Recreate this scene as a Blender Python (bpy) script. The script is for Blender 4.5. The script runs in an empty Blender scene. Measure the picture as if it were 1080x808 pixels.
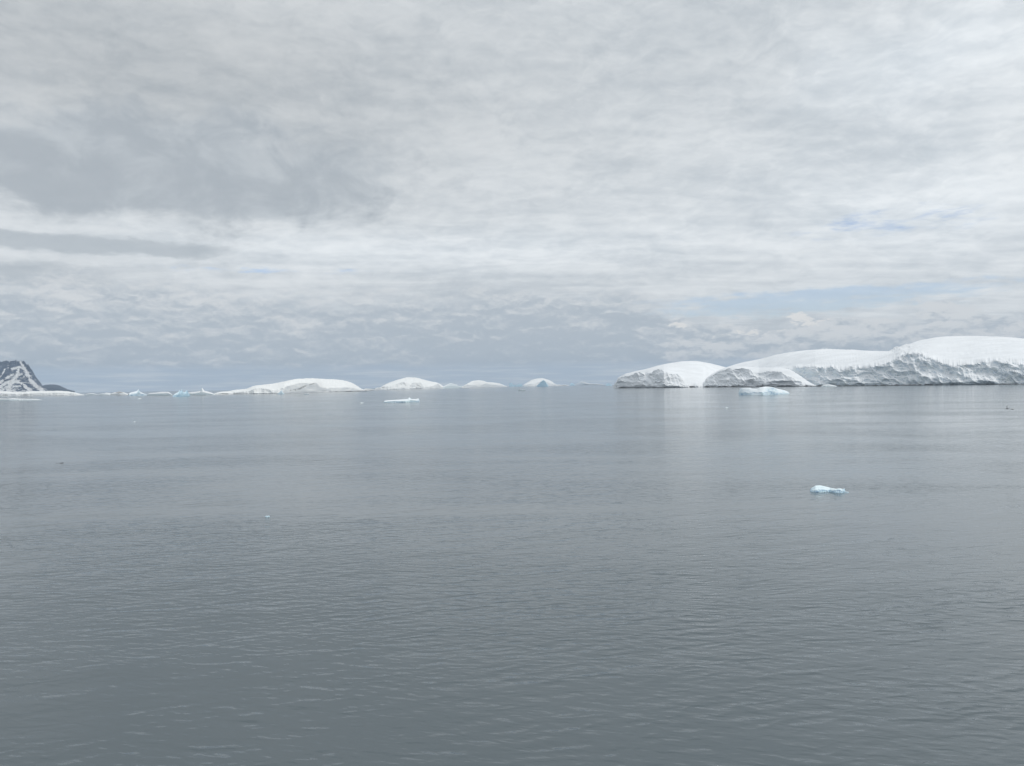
import bpy, math, random
import numpy as np
from mathutils import Vector, Matrix

rad = math.radians
S = bpy.context.scene
COL = S.collection
random.seed(7)

# ------------------------------------------------------------------ camera
W, H, F = 1080.0, 808.0, 786.0          # photo pixels, focal length in pixels
EYE = 15.0                               # ship's deck above the sea
SLOPE = 0.014                            # the horizon leans by this much
PITCH = math.atan(2.6 / F)
ROLL = math.atan(SLOPE)
cd = bpy.data.cameras.new('camera')
cam = bpy.data.objects.new('camera', cd)
COL.objects.link(cam)
cd.sensor_fit = 'HORIZONTAL'
cd.sensor_width = 36.0
cd.lens = 36.0 * F / W
cd.clip_start = 0.5
cd.clip_end = 60000
cam.location = (0, 0, EYE)
# forward +Y, up +Z, then pitch up and roll
base = Matrix.Rotation(math.pi / 2 + PITCH, 4, 'X') @ Matrix.Rotation(-ROLL * -1, 4, 'Z') if False else None
RX = Matrix.Rotation(math.pi / 2 + PITCH, 3, 'X')
RZ = Matrix.Rotation(-ROLL, 3, 'Z')
CR = RX @ RZ
cam.rotation_euler = CR.to_euler()
S.camera = cam
CRn = np.array(CR)


def ray(px, py):
    px = np.asarray(px, float); py = np.asarray(py, float)
    d = np.stack([(px - W / 2) / F, -(py - H / 2) / F, -np.ones_like(px)], -1)
    return d @ CRn.T


def at(px, py, D):
    """point on the line of sight through a photo pixel, D metres ahead"""
    d = ray(px, py)
    D = np.asarray(D, float)
    p = d * (D / d[..., 1])[..., None]
    p[..., 2] += EYE
    return p


def sea_dist(px, py):
    d = ray(px, py)
    return EYE / -d[..., 2] * d[..., 1]


def azel(px, py):
    d = ray(px, py)
    return math.degrees(math.atan2(d[0], d[1])), math.degrees(math.atan2(d[2], math.hypot(d[0], d[1])))


# ------------------------------------------------------------------ noise
_rng = np.random.RandomState(11)
_P = _rng.permutation(256); _P = np.concatenate([_P, _P, _P])
_V = _rng.rand(256)


def vnoise(x, y, z):
    x, y, z = np.broadcast_arrays(x, y, z)
    xi = np.floor(x).astype(int); yi = np.floor(y).astype(int); zi = np.floor(z).astype(int)
    fx = x - xi; fy = y - yi; fz = z - zi
    fx = fx * fx * (3 - 2 * fx); fy = fy * fy * (3 - 2 * fy); fz = fz * fz * (3 - 2 * fz)
    def h(a, b, c):
        return _V[_P[_P[_P[a & 255] + (b & 255)] + (c & 255)]]
    r = 0
    for dx in (0, 1):
        for dy in (0, 1):
            for dz in (0, 1):
                w = (fx if dx else 1 - fx) * (fy if dy else 1 - fy) * (fz if dz else 1 - fz)
                r = r + w * h(xi + dx, yi + dy, zi + dz)
    return r * 2 - 1


def fbm(x, y, z=0.0, o=4, g=0.5, ridged=False):
    a = 1.0; s = 0; t = 0; f = 1.0
    for k in range(o):
        n = vnoise(x * f + 13.7 * k, y * f + 7.1 * k, z * f + 3.3 * k)
        if ridged:
            n = 1 - 2 * np.abs(n)
        s = s + a * n; t += a; a *= g; f *= 2.03
    return s / t


def sstep(x, a, b):
    t = np.clip((x - a) / (b - a), 0, 1)
    return t * t * (3 - 2 * t)


def smooth_interp(x, pts):
    """monotone-ish smooth curve through the points"""
    X = np.array([p[0] for p in pts], float); Y = np.array([p[1] for p in pts], float)
    d = np.diff(Y) / np.diff(X)
    m = np.zeros_like(Y); m[1:-1] = np.where(d[:-1] * d[1:] > 0, 2 * d[:-1] * d[1:] / (d[:-1] + d[1:] + 1e-12), 0)
    m[0] = d[0]; m[-1] = d[-1]
    x = np.clip(x, X[0], X[-1])
    i = np.clip(np.searchsorted(X, x) - 1, 0, len(X) - 2)
    h = X[i + 1] - X[i]; t = (x - X[i]) / h
    return ((2 * t**3 - 3 * t**2 + 1) * Y[i] + (t**3 - 2 * t**2 + t) * h * m[i] + (-2 * t**3 + 3 * t**2) * Y[i + 1] + (t**3 - t**2) * h * m[i + 1])


# ------------------------------------------------------------------ node helper
class NT:
    def __init__(s, tree):
        s.t = tree; s.n = tree.nodes; s.l = tree.links
    def new(s, typ, **kw):
        n = s.n.new(typ)
        for k, v in kw.items():
            setattr(n, k, v)
        return n
    def put(s, sock, v):
        if isinstance(v, bpy.types.NodeSocket):
            s.l.new(v, sock)
        elif v is not None:
            if sock.type == 'RGBA' and len(v) == 3: v = (*v, 1)
            sock.default_value = v
    def m(s, op, a, b=None, c=None, clamp=False):
        n = s.new('ShaderNodeMath', operation=op, use_clamp=clamp)
        s.put(n.inputs[0], a)
        if b is not None: s.put(n.inputs[1], b)
        if c is not None: s.put(n.inputs[2], c)
        return n.outputs[0]
    def v(s, op, a, b=None, scale=None):
        n = s.new('ShaderNodeVectorMath', operation=op)
        s.put(n.inputs[0], a)
        if b is not None: s.put(n.inputs[1], b)
        if scale is not None: s.put(n.inputs['Scale'], scale)
        return n.outputs['Value'] if op in ('LENGTH', 'DOT_PRODUCT') else n.outputs[0]
    def xyz(s, x, y, z):
        n = s.new('ShaderNodeCombineXYZ')
        for i, q in enumerate((x, y, z)): s.put(n.inputs[i], q)
        return n.outputs[0]
    def sep(s, a):
        n = s.new('ShaderNodeSeparateXYZ'); s.put(n.inputs[0], a)
        return n.outputs
    def noise(s, vec, scale=1, detail=3, rough=0.5, dist=0, out='Fac'):
        n = s.new('ShaderNodeTexNoise')
        s.put(n.inputs['Vector'], vec); s.put(n.inputs['Scale'], scale); s.put(n.inputs['Detail'], detail)
        s.put(n.inputs['Roughness'], rough); s.put(n.inputs['Distortion'], dist)
        return n.outputs[out]
    def ss(s, x, a, b, o0=0.0, o1=1.0):
        n = s.new('ShaderNodeMapRange', interpolation_type='SMOOTHSTEP')
        s.put(n.inputs['Value'], x)
        for k, q in (('From Min', a), ('From Max', b), ('To Min', o0), ('To Max', o1)): s.put(n.inputs[k], q)
        return n.outputs[0]
    def mix(s, f, a, b, mode='MIX'):
        n = s.new('ShaderNodeMix', data_type='RGBA', blend_type=mode)
        s.put(n.inputs[0], f); s.put(n.inputs[6], a); s.put(n.inputs[7], b)
        return n.outputs[2]
    def bump(s, h, strength, dist, normal=None):
        n = s.new('ShaderNodeBump')
        s.put(n.inputs['Height'], h); n.inputs['Strength'].default_value = strength; n.inputs['Distance'].default_value = dist
        if normal is not None: s.put(n.inputs['Normal'], normal)
        return n.outputs[0]


def material(name):
    mt = bpy.data.materials.new(name); mt.use_nodes = True
    t = NT(mt.node_tree)
    b = mt.node_tree.nodes['Principled BSDF']
    return mt, t, b


# ------------------------------------------------------------------ materials
def snow_ice(name, snow=(0.86, 0.88, 0.90), ice=(0.62, 0.69, 0.74), rock_amt=0.0, size=20.0, ice_lo=0.35, ice_hi=0.8, deep=None, bumpk=0.055):
    mt, t, b = material(name)
    g = t.new('ShaderNodeNewGeometry')
    pos = t.new('ShaderNodeTexCoord').outputs['Object']
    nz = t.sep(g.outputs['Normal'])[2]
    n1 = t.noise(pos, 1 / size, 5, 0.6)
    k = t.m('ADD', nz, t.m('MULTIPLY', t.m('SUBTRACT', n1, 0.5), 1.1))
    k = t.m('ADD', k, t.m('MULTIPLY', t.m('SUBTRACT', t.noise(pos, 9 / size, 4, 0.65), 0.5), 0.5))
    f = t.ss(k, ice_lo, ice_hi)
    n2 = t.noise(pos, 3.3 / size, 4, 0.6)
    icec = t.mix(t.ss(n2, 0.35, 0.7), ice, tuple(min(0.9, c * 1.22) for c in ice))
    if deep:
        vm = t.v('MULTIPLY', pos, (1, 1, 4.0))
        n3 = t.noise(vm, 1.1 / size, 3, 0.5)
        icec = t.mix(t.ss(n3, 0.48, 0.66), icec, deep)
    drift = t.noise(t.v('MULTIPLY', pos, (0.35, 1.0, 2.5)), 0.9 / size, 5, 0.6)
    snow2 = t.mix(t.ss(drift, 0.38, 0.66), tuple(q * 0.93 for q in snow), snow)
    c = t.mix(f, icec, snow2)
    if rock_amt > 0:
        at_ = t.new('ShaderNodeAttribute', attribute_name='rock').outputs['Fac']
        n4 = t.noise(pos, 2.2 / size, 5, 0.65)
        r = t.ss(t.m('ADD', t.m('MULTIPLY', at_, rock_amt), t.m('MULTIPLY', t.m('SUBTRACT', n4, 0.5), 1.2)), 0.52, 0.66)
        rc = t.mix(t.noise(pos, 6 / size, 3), (0.07, 0.075, 0.08), (0.17, 0.165, 0.16))
        c = t.mix(t.m('MULTIPLY', r, 0.8), c, rc)
    t.put(b.inputs['Base Color'], c)
    b.inputs['Roughness'].default_value = 0.75
    b.inputs['Specular IOR Level'].default_value = 0.25
    hgt = t.m('ADD', t.noise(pos, 5 / size, 6, 0.65), t.m('MULTIPLY', n2, 0.7))
    # crags only where the face is steep, soft drifts elsewhere
    n = t.new('ShaderNodeBump')
    t.put(n.inputs['Height'], hgt)
    t.put(n.inputs['Strength'], t.ss(nz, 0.9, 0.55, 0.03, 0.7))
    n.inputs['Distance'].default_value = size * bumpk
    t.put(b.inputs['Normal'], n.outputs[0])
    return mt


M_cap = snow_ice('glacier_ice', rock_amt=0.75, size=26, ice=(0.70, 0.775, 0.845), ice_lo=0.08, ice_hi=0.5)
M_capw = snow_ice('sunlit_cliff_ice', rock_amt=0.75, size=22, ice=(0.81, 0.84, 0.87), ice_lo=-0.14, ice_hi=0.30, bumpk=0.04)  # paler ice colour carries the stronger light on the left cliffs
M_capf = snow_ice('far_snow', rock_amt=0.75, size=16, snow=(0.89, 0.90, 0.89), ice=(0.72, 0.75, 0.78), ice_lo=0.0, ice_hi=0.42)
M_berg = snow_ice('berg_ice', size=12, snow=(0.84, 0.89, 0.92), ice=(0.60, 0.72, 0.82), ice_lo=0.3, ice_hi=0.85, deep=(0.34, 0.50, 0.65))
M_bergw = snow_ice('white_berg_ice', size=12, snow=(0.87, 0.89, 0.90), ice=(0.66, 0.74, 0.79), ice_lo=0.2, ice_hi=0.75)
M_bergb = snow_ice('blue_berg_ice', size=10, snow=(0.76, 0.87, 0.92), ice=(0.52, 0.70, 0.84), ice_lo=0.4, ice_hi=0.95, deep=(0.38, 0.58, 0.76))
M_growl = snow_ice('growler_ice', size=0.7, snow=(0.80, 0.91, 0.95), ice=(0.54, 0.70, 0.84), ice_lo=0.35, ice_hi=0.9, deep=(0.27, 0.43, 0.60))
M_growl.node_tree.nodes['Principled BSDF'].inputs['Roughness'].default_value = 0.35

mt, t, b = material('wet_rock')
pos = t.new('ShaderNodeTexCoord').outputs['Object']
t.put(b.inputs['Base Color'], t.mix(t.noise(pos, 0.2, 4), (0.035, 0.038, 0.042), (0.12, 0.115, 0.11)))
b.inputs['Roughness'].default_value = 0.8
t.put(b.inputs['Normal'], t.bump(t.noise(pos, 0.5, 5), 0.8, 1.0))
M_rock = mt

mt, t, b = material('mountain_rock_and_snow')
pos = t.new('ShaderNodeTexCoord').outputs['Object']
sn = t.new('ShaderNodeAttribute', attribute_name='snow').outputs['Fac']
k = t.m('ADD', sn, t.m('MULTIPLY', t.m('SUBTRACT', t.noise(t.v('MULTIPLY', pos, (1.0, 0.5, 0.8)), 0.045, 8, 0.8), 0.5), 2.4))
rc = t.mix(t.noise(pos, 0.02, 5, 0.6), (0.075, 0.100, 0.150), (0.14, 0.175, 0.24))  # blue tint in the rock stands in for part of the distance haze
t.put(b.inputs['Base Color'], t.mix(t.ss(k, 0.58, 0.70), rc, (0.90, 0.91, 0.92)))
b.inputs['Roughness'].default_value = 0.85
t.put(b.inputs['Normal'], t.bump(t.noise(pos, 0.02, 6, 0.65), 1.0, 60.0))
M_mtn = mt


def plain(name, c, rough=0.6):
    mt, t, b = material(name)
    pos = t.new('ShaderNodeTexCoord').outputs['Object']
    t.put(b.inputs['Base Color'], t.mix(t.noise(pos, 6, 4), tuple(q * 0.8 for q in c), tuple(min(1, q * 1.15) for q in c)))
    b.inputs['Roughness'].default_value = rough
    return mt


M_featd = plain('dark_feathers', (0.05, 0.052, 0.055))
M_featw = plain('white_feathers', (0.75, 0.76, 0.76))
M_skin = plain('wet_dark_skin', (0.05, 0.055, 0.06), 0.3)


# ------------------------------------------------------------------ sea
mt, t, b = material('sea_water')
grp = bpy.data.node_groups.new('wave_height', 'ShaderNodeTree')
grp.interface.new_socket('P', in_out='INPUT', socket_type='NodeSocketVector')
grp.interface.new_socket('A', in_out='INPUT', socket_type='NodeSocketFloat')
grp.interface.new_socket('B', in_out='INPUT', socket_type='NodeSocketFloat')
grp.interface.new_socket('Height', in_out='OUTPUT', socket_type='NodeSocketFloat')
g = NT(grp)
gi = g.new('NodeGroupInput'); go = g.new('NodeGroupOutput')
P = gi.outputs['P']


def rot_stretch(p, ang, sx, sy):
    c, s_ = math.cos(rad(ang)), math.sin(rad(ang))
    return g.xyz(g.m('MULTIPLY', g.v('DOT_PRODUCT', p, (c, s_, 0)), sx), g.m('MULTIPLY', g.v('DOT_PRODUCT', p, (-s_, c, 0)), sy), 0)


def layer(ang, lx, ly, detail, sharp=False, dist=0.0):
    q = rot_stretch(P, ang, 1 / lx, 1 / ly)
    n = g.noise(q, 1, detail, 0.45, dist)
    if sharp:
        n = g.m('SUBTRACT', 1, g.m('POWER', g.m('ADD', g.m('POWER', g.m('ABSOLUTE', g.m('MULTIPLY_ADD', n, 2, -1)), 2), 0.004), 0.5))
    return n
hA = g.m('MULTIPLY', layer(9, 3.0, 1.15, 1.5, True, 0.25), 0.088)
hA = g.m('ADD', hA, g.m('MULTIPLY', layer(-12, 1.25, 0.46, 2, False, 0.2), 0.062))
hB = g.m('MULTIPLY', layer(20, 9.0, 3.4, 2, False), 0.16)
hB = g.m('ADD', hB, g.m('MULTIPLY', layer(-6, 30, 10, 2, False), 0.20))
hC = g.m('MULTIPLY', layer(0, 0.30, 0.16, 2, False), 0.005)
tot = g.m('ADD', g.m('ADD', g.m('MULTIPLY', hA, gi.outputs['A']), g.m('MULTIPLY', hB, gi.outputs['B'])), hC)
grp.links.new(tot, go.inputs[0])

pos = t.new('ShaderNodeNewGeometry').outputs['Position']
# wind patches: rougher and smoother water
pm = t.noise(t.v('MULTIPLY', pos, (1 / 95, 1 / 38, 0)), 1, 3, 0.55, 0.6)
pm2 = t.noise(t.v('MULTIPLY', pos, (1 / 900, 1 / 420, 0)), 1, 4, 0.55, 0.5)
A = t.ss(t.m('ADD', pm, t.m('MULTIPLY', t.m('SUBTRACT', pm2, 0.5), 0.35)), 0.36, 0.64, 0.35, 1.40)
Bv = t.ss(pm2, 0.3, 0.7, 0.7, 0.95)
EPS = 0.05


def hh(off):
    n = t.new('ShaderNodeGroup', node_tree=grp)
    t.put(n.inputs['P'], t.v('ADD', pos, off)); t.put(n.inputs['A'], A); t.put(n.inputs['B'], Bv)
    return n.outputs[0]
h0 = hh((0, 0, 0)); hx = hh((EPS, 0, 0)); hy = hh((0, EPS, 0))
sx = t.m('DIVIDE', t.m('SUBTRACT', h0, hx), EPS)
sy = t.m('DIVIDE', t.m('SUBTRACT', h0, hy), EPS)
def peaky(q):        # flat backs, short steep faces
    return t.m('MULTIPLY', q, t.m('MINIMUM', t.m('POWER', t.m('DIVIDE', t.m('ABSOLUTE', q), 0.070), 0.60), 2.0))
nrm = t.v('NORMALIZE', t.xyz(peaky(sx), peaky(sy), 1.0))
t.put(b.inputs['Normal'], nrm)
t.put(b.inputs['Base Color'], (0.084, 0.107, 0.119))
b.inputs['Roughness'].default_value = 0.10
b.inputs['IOR'].default_value = 1.50
M_sea = mt

R_SEA = 13000.0


def mesh_obj(name, verts, faces, mat, smooth=True, parent=None, attrs=None):
    me = bpy.data.meshes.new(name)
    verts = np.asarray(verts, np.float32).reshape(-1, 3)
    faces = np.asarray(faces, np.int32)
    me.vertices.add(len(verts)); me.vertices.foreach_set('co', verts.ravel())
    me.loops.add(faces.size); me.loops.foreach_set('vertex_index', faces.ravel())
    me.polygons.add(len(faces)); me.polygons.foreach_set('loop_start', np.arange(len(faces), dtype=np.int32) * faces.shape[1])
    if smooth: me.polygons.foreach_set('use_smooth', np.ones(len(faces), bool))
    me.update(calc_edges=True); me.validate()
    for k, a in (attrs or {}).items():
        at_ = me.attributes.new(k, 'FLOAT', 'POINT'); at_.data.foreach_set('value', np.asarray(a, np.float32).ravel())
    me.materials.append(mat)
    o = bpy.data.objects.new(name, me); COL.objects.link(o)
    if parent: o.parent = parent
    return o


def tag(o, label=None, cat=None, group=None, kind=None):
    if label: o['label'] = label
    if cat: o['category'] = cat
    if group: o['group'] = group
    if kind: o['kind'] = kind
    return o


def grid_faces(nr, nc):
    i = np.arange(nr - 1)[:, None] * nc + np.arange(nc - 1)[None, :]
    return np.stack([i, i + 1, i + 1 + nc, i + nc], -1).reshape(-1, 4)


# round sea sheet
rr = np.concatenate([[0.5], np.geomspace(10, R_SEA, 40)])
th = np.linspace(0, 2 * math.pi, 181)
V = np.stack([rr[:, None] * np.cos(th), rr[:, None] * np.sin(th), np.zeros((len(rr), len(th)))], -1)
sea = mesh_obj('sea', V, grid_faces(len(rr), len(th)), M_sea)
tag(sea, kind='structure')


# ------------------------------------------------------------------ ice and land builder
def gsm(a, n):
    n = int(max(1, n)); k = np.exp(-0.5 * (np.arange(-3 * n, 3 * n + 1) / n) ** 2); k /= k.sum()
    return np.convolve(np.pad(a, 3 * n, mode='edge'), k, mode='valid')


def massif(name, mat, top, wl, cliff, back, crest=0.45, step=0.5, rows=(24, 26, 8), amp=8.0, nsize=30.0,
           steep=0.15, rock=None, seed=0.0, topamp=0.0, parent=None, round_=0.55, D=None, bulge=1.6, attr=None, flute=0.5, smx=4.0, rough=None, strata=0.0, edgen=0.0, topn=0.0, smwl=False):
    """a solid island or iceberg: front face from the waterline up, roof back to its crest, rear slope into the sea.
    top / wl / cliff are (pixel x, pixel y) outlines; they are pushed out to their real distance on the water."""
    x0, x1 = top[0][0], top[-1][0]
    nc = max(8, int((x1 - x0) / step) + 1)
    xs = np.linspace(x0, x1, nc)
    yw = smooth_interp(xs, wl) if smwl else np.interp(xs, [p[0] for p in wl], [p[1] for p in wl])
    if smwl: yw = gsm(yw, 3 / step)
    yt = smooth_interp(xs, top)
    if topn: yt = yt + topn * fbm(xs * 0.6 + seed, 8.5, 0, 4, 0.65)
    yt = np.minimum(yt, yw - 0.02)
    ycl = smooth_interp(xs, cliff) if cliff else yw - (yw - yt) * 0.6
    if edgen: ycl = ycl + edgen * fbm(xs * 0.55 + seed, 1.5, 0, 4, 0.6)
    ycl = np.clip(ycl, yt + (yw - yt) * 0.06, yw - 0.01)
    Df = sea_dist(xs, yw) if D is None else np.interp(xs, [p[0] for p in D], [p[1] for p in D])
    mpp = Df / F
    w = (x1 - x0) * np.mean(mpp)
    edge = np.clip(np.minimum(xs - x0, x1 - xs) / (x1 - x0) * 2, 0, 1)
    prof = 1 - (1 - edge) ** 2.5
    # curve the front away towards both ends so that the thing is round in plan
    Dw = Df + (1 - np.sqrt(np.clip(1 - (1 - edge) ** bulge, 0, 1))) * back * 0.25
    Pw = at(xs, yw, Dw); Pw[:, 2] = -0.3 * np.mean(mpp) - 0.02
    hgt = (yw - yt) * mpp
    dC = Dw + gsm((yw - ycl) * mpp * steep, smx / step * 0.5) + 0.01
    Pc = at(xs, ycl, dC)
    dT = dC + gsm(back * crest * (0.15 + 0.85 * prof) * np.clip((ycl - yt) / (yw - yt + 1e-6) + 0.35, 0, 1), smx / step)
    Pt = at(xs, yt, dT)
    Pb = at(xs, yw, dT + back * (1 - crest) * (0.15 + 0.85 * prof)); Pb[:, 2] = -0.5 * np.mean(mpp) - 0.02
    r1, r2, r3 = rows
    L = []
    t1 = np.linspace(0, 1, r1, endpoint=False)[:, None, None]
    L.append(Pw[None] * (1 - t1) + Pc[None] * t1)
    t2 = np.linspace(0, 1, r2, endpoint=False)[:, None]
    hz = 1 - (1 - t2) ** (1 / round_)
    # horizontal move is even, the rise is early: a dome
    Q = Pc[None] * (1 - t2[..., None]) + Pt[None] * t2[..., None]
    elc = (Pc[:, 2] - EYE) / Pc[:, 1]; elt = (Pt[:, 2] - EYE) / Pt[:, 1]
    wdw = np.clip(t2 / 0.10, 0, 1); wdw = wdw * wdw * (3 - 2 * wdw)
    elcs = np.minimum(gsm(elc, smx * 1.3 / step), elt - 1e-5)
    ele = elc[None] * (1 - wdw) + elcs[None] * wdw
    el = ele * (1 - hz) + elt[None] * hz
    Q[..., 2] = EYE + el * Q[..., 1]
    L.append(Q)
    t3 = np.linspace(0, 1, r3)[:, None]
    B = Pt[None] * (1 - t3[..., None]) + Pb[None] * t3[..., None]
    B[..., 2] = Pt[None, :, 2] + (Pb[None, :, 2] - Pt[None, :, 2]) * (t3 ** 1.8)
    L.append(B)
    V = np.concatenate(L, 0)
    nr = V.shape[0]
    # crags on the face
    X, Y, Z = V[..., 0], V[..., 1], V[..., 2]
    tt = np.concatenate([np.linspace(0, 1, r1), np.full(nr - r1, 2.0)])[:, None]
    env = np.where(tt <= 1, np.sqrt(np.clip(tt * 6, 0, 1)), 0) * np.ones_like(X)
    rf = np.concatenate([np.zeros(r1), np.linspace(0, 1, r2), np.ones(r3)])[:, None]
    env = np.where(tt > 1, np.clip(1 - rf * 9, 0, 1), env)
    hloc = np.clip(hgt[None] / (np.max(hgt) + 1e-6) * 2.2, 0.05, 1)
    n = fbm(X / nsize + seed + Z / nsize * 0.35, Y / nsize * 0.3, Z / nsize * 1.1, 6, 0.5, True)
    fl = fbm(X / nsize * 2.3 + seed, Z / nsize * 0.55 + 5, Y / nsize * 0.1, 3, 0.5, True)
    dep = amp * (n * (1 - flute) + fl * flute) * env * hloc
    Yn = Y - dep
    sc = Yn / Y
    V[..., 0] = X * sc
    V[..., 1] = Yn
    zn = fbm(X / nsize * 1.7 + 9, Z / nsize * 3 + seed, Y / nsize * .3, 3, 0.5)
    V[..., 2] += zn * amp * 0.3 * env * hloc * (Z > 0.1 * hgt[None])
    if topamp:
        e2 = np.where(tt > 1, np.clip(rf * 6, 0, 1), 0)
        e2 = e2 * np.clip(edge[None] * 6, 0, 1)
        V[..., 2] += topamp * fbm(X / nsize * 1.3 + seed, Y / nsize * 0.8, 0, 4, 0.5) * e2
    if strata:
        e2 = np.where(tt > 1, np.clip(rf * 5, 0, 1) * np.clip((1 - rf) * 5, 0, 1), 0) * np.clip(edge[None] * 6, 0, 1)
        V[..., 2] += strata * fbm(X / 260 + seed, Y / 42, 0, 4, 0.55, True) * e2
    if rough:
        q = V.reshape(-1, 3) - np.array([0, 0, EYE]); c = q @ CRn
        pxx = (W / 2 + F * c[:, 0] / -c[:, 2]).reshape(X.shape); pyy = (H / 2 - F * c[:, 1] / -c[:, 2]).reshape(X.shape)
        for (cx, cy, rx, ry, am) in rough:
            g_ = np.exp(-((pxx - cx) / rx) ** 2 - ((pyy - cy) / ry) ** 2) * (tt > 1) * (rf < 1)
            V[..., 2] += am * g_ * fbm(V[..., 0] / 9, V[..., 1] / 14, 0, 4, 0.6, True)
    at_ = {}
    rk = np.zeros_like(X)
    if rock:
        ppy = H / 2  # project back to photo pixels for the places where bare rock shows
        q = V.reshape(-1, 3) - np.array([0, 0, EYE])
        c = q @ CRn
        pxx = (W / 2 + F * c[:, 0] / -c[:, 2]).reshape(X.shape); pyy = (H / 2 - F * c[:, 1] / -c[:, 2]).reshape(X.shape)
        for (cx, cy, rx, ry, ang, s_) in rock:
            a = rad(ang); dx = pxx - cx; dy = pyy - cy
            u = (dx * math.cos(a) + dy * math.sin(a)) / rx; v = (-dx * math.sin(a) + dy * math.cos(a)) / ry
            rk = np.maximum(rk, s_ * np.exp(-(u * u + v * v) ** 1.5))
        rk[nr - r3:] = 0
    at_['rock'] = rk
    if attr: at_.update(attr(V, nr))
    org = np.array([np.mean(V[..., 0]), np.mean(V[..., 1]), 0.0])
    o = mesh_obj(name, V - org, grid_faces(nr, nc), mat, True, None, at_)
    o.location = org
    return o


def shore(parent, wl, name='rock_shore', hpx=(0.2, 1.3), dens=0.1, x0=None, x1=None, seed=0.0, front=3.0, step=0.4):
    """ragged wave-washed rock at the foot of the ice, lying just in front of it"""
    x0 = wl[0][0] if x0 is None else x0; x1 = wl[-1][0] if x1 is None else x1
    xs = np.arange(x0, x1 + step, step)
    yw = np.interp(xs, [p[0] for p in wl], [p[1] for p in wl])
    Dw = sea_dist(xs, yw)
    mpp = Dw / F
    n = fbm(xs * 0.22 + seed, 0.5, 0, 4, 0.6)
    h = (hpx[0] + (hpx[1] - hpx[0]) * np.clip(n * 1.3 + 0.42, 0, 1) ** 1.5) * mpp
    h *= np.clip(np.minimum(xs - x0, x1 - xs) / 3, 0.02, 1)
    dn = fbm(xs * 0.15 + seed, 3.5, 0, 3) * 2
    off = [(-front + dn, -0.6 + 0 * h), (-front * .8 + dn, h * 0.55), (-front * 0.3 + dn, h), (front * 0.8 + dn * 0, h * 0.8), (front * 2.4 + dn * 0, h * 0.1 - 0.5)]
    V = []
    for d, z in off:
        p = at(xs, yw, Dw + d); p[:, 2] = z; V.append(p)
    V = np.stack(V) - np.array(parent.location)
    return mesh_obj(name, V, grid_faces(5, len(xs)), M_rock, False, parent)


# ---- the mountain and the far hill on the left
def seg_d(px, py, pts):
    best = np.full(px.shape, 1e9)
    for (ax, ay, aw), (bx, by, bw) in zip(pts[:-1], pts[1:]):
        dx, dy = bx - ax, by - ay
        tt = np.clip(((px - ax) * dx + (py - ay) * dy) / (dx * dx + dy * dy), 0, 1)
        d = np.hypot(px - ax - tt * dx, py - ay - tt * dy) / (aw + (bw - aw) * tt)
        best = np.minimum(best, d)
    return best


GULLY = [
    [(21.5, 382, .7), (25, 387, 1.2), (29.5, 395, 1.7), (32, 401, 1.6), (39, 408, 1.8), (48, 415, 2.6)],
    [(13, 389, .8), (20, 387, 1.2), (18.3, 394, 1.2), (15.5, 400, 2.0), (10, 405.5, 2.6), (8, 414, 4)],
    [(15, 401.5, 1.3), (23.3, 404, 1.2), (28, 409, 1.4), (35, 415, 2.0)],
    [(-1, 404.4, .9), (6.7, 399, 1.0), (14.4, 395, .9)],
    [(-3, 410, 1.6), (6, 405, 1.3)],
    [(14, 408, .8), (21, 407, .7)],
    [(0, 398.5, .5), (5.5, 389, .5)],
    [(17, 395.5, .7), (24, 395.5, .7)],
    [(20, 387, .7), (27, 391, .6)],
    [(-6, 415, 3.0), (30, 415, 2.0), (60, 416, 2.6)],
    [(-60, 414, 4.0), (0, 412.5, 1.6)],
    [(-30, 405, 2.0), (-18, 395, 1.0), (-12, 388, 1.0)],
    [(-40, 410, 2.0), (-34, 398, 1.0)],
]


def mtn_attr(V, nr):
    q = V.reshape(-1, 3) - np.array([0, 0, EYE]); c = q @ CRn
    px = W / 2 + F * c[:, 0] / -c[:, 2]; py = H / 2 - F * c[:, 1] / -c[:, 2]
    py = py + 1.5 * fbm(px * 0.4, py * 0.4, 0, 4, 0.6)
    px = px + 1.8 * fbm(px * 0.35 + 9, py * 0.5, 0, 4, 0.6)
    s = np.zeros(px.shape)
    for g_ in GULLY:
        s = np.maximum(s, 1.0 - seg_d(px, py, g_) * 0.30)
    s = np.clip(s, 0.40 + 0.10 * sstep(py, 386, 408), 1)
    return {'snow': s.reshape(V.shape[:2])}


mtn = massif('mountain', M_mtn, top=[(-75, 415), (-60, 406), (-45, 396), (-30, 389), (-15, 385), (-4, 383), (0, 382.2), (6, 380.8), (13, 381), (20, 380.8), (25, 381.4), (30, 385), (34, 391), (38, 397.5), (42, 403), (47, 408.5), (53, 413.5), (60, 415.4)],
             wl=[(-75, 417.4), (60, 415.5)], cliff=None, back=900, crest=0.5, step=0.3, rows=(90, 20, 8), amp=55, nsize=130, steep=2.2, seed=2,
             D=[(-75, 5600), (60, 5600)], round_=0.8, attr=mtn_attr, flute=0.35, bulge=2.2, topn=3.0)
tag(mtn, 'dark rocky mountain with snow gullies at the left edge', kind='structure')
hill = massif('hill', plain('dark_hill_rock', (0.05, 0.06, 0.085)), top=[(36, 411), (44, 407), (50, 405.7), (55, 405.5), (61, 406.2), (67, 408.6), (73, 411.2), (79, 412.6)],
              wl=[(36, 415.0), (79, 414.4)], cliff=None, back=900, step=0.5, rows=(20, 14, 6), amp=25, nsize=200, steep=2, D=[(36, 9000), (79, 9000)])
tag(hill, 'low dark blue hill behind the snowy mountain foot', kind='structure')
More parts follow.
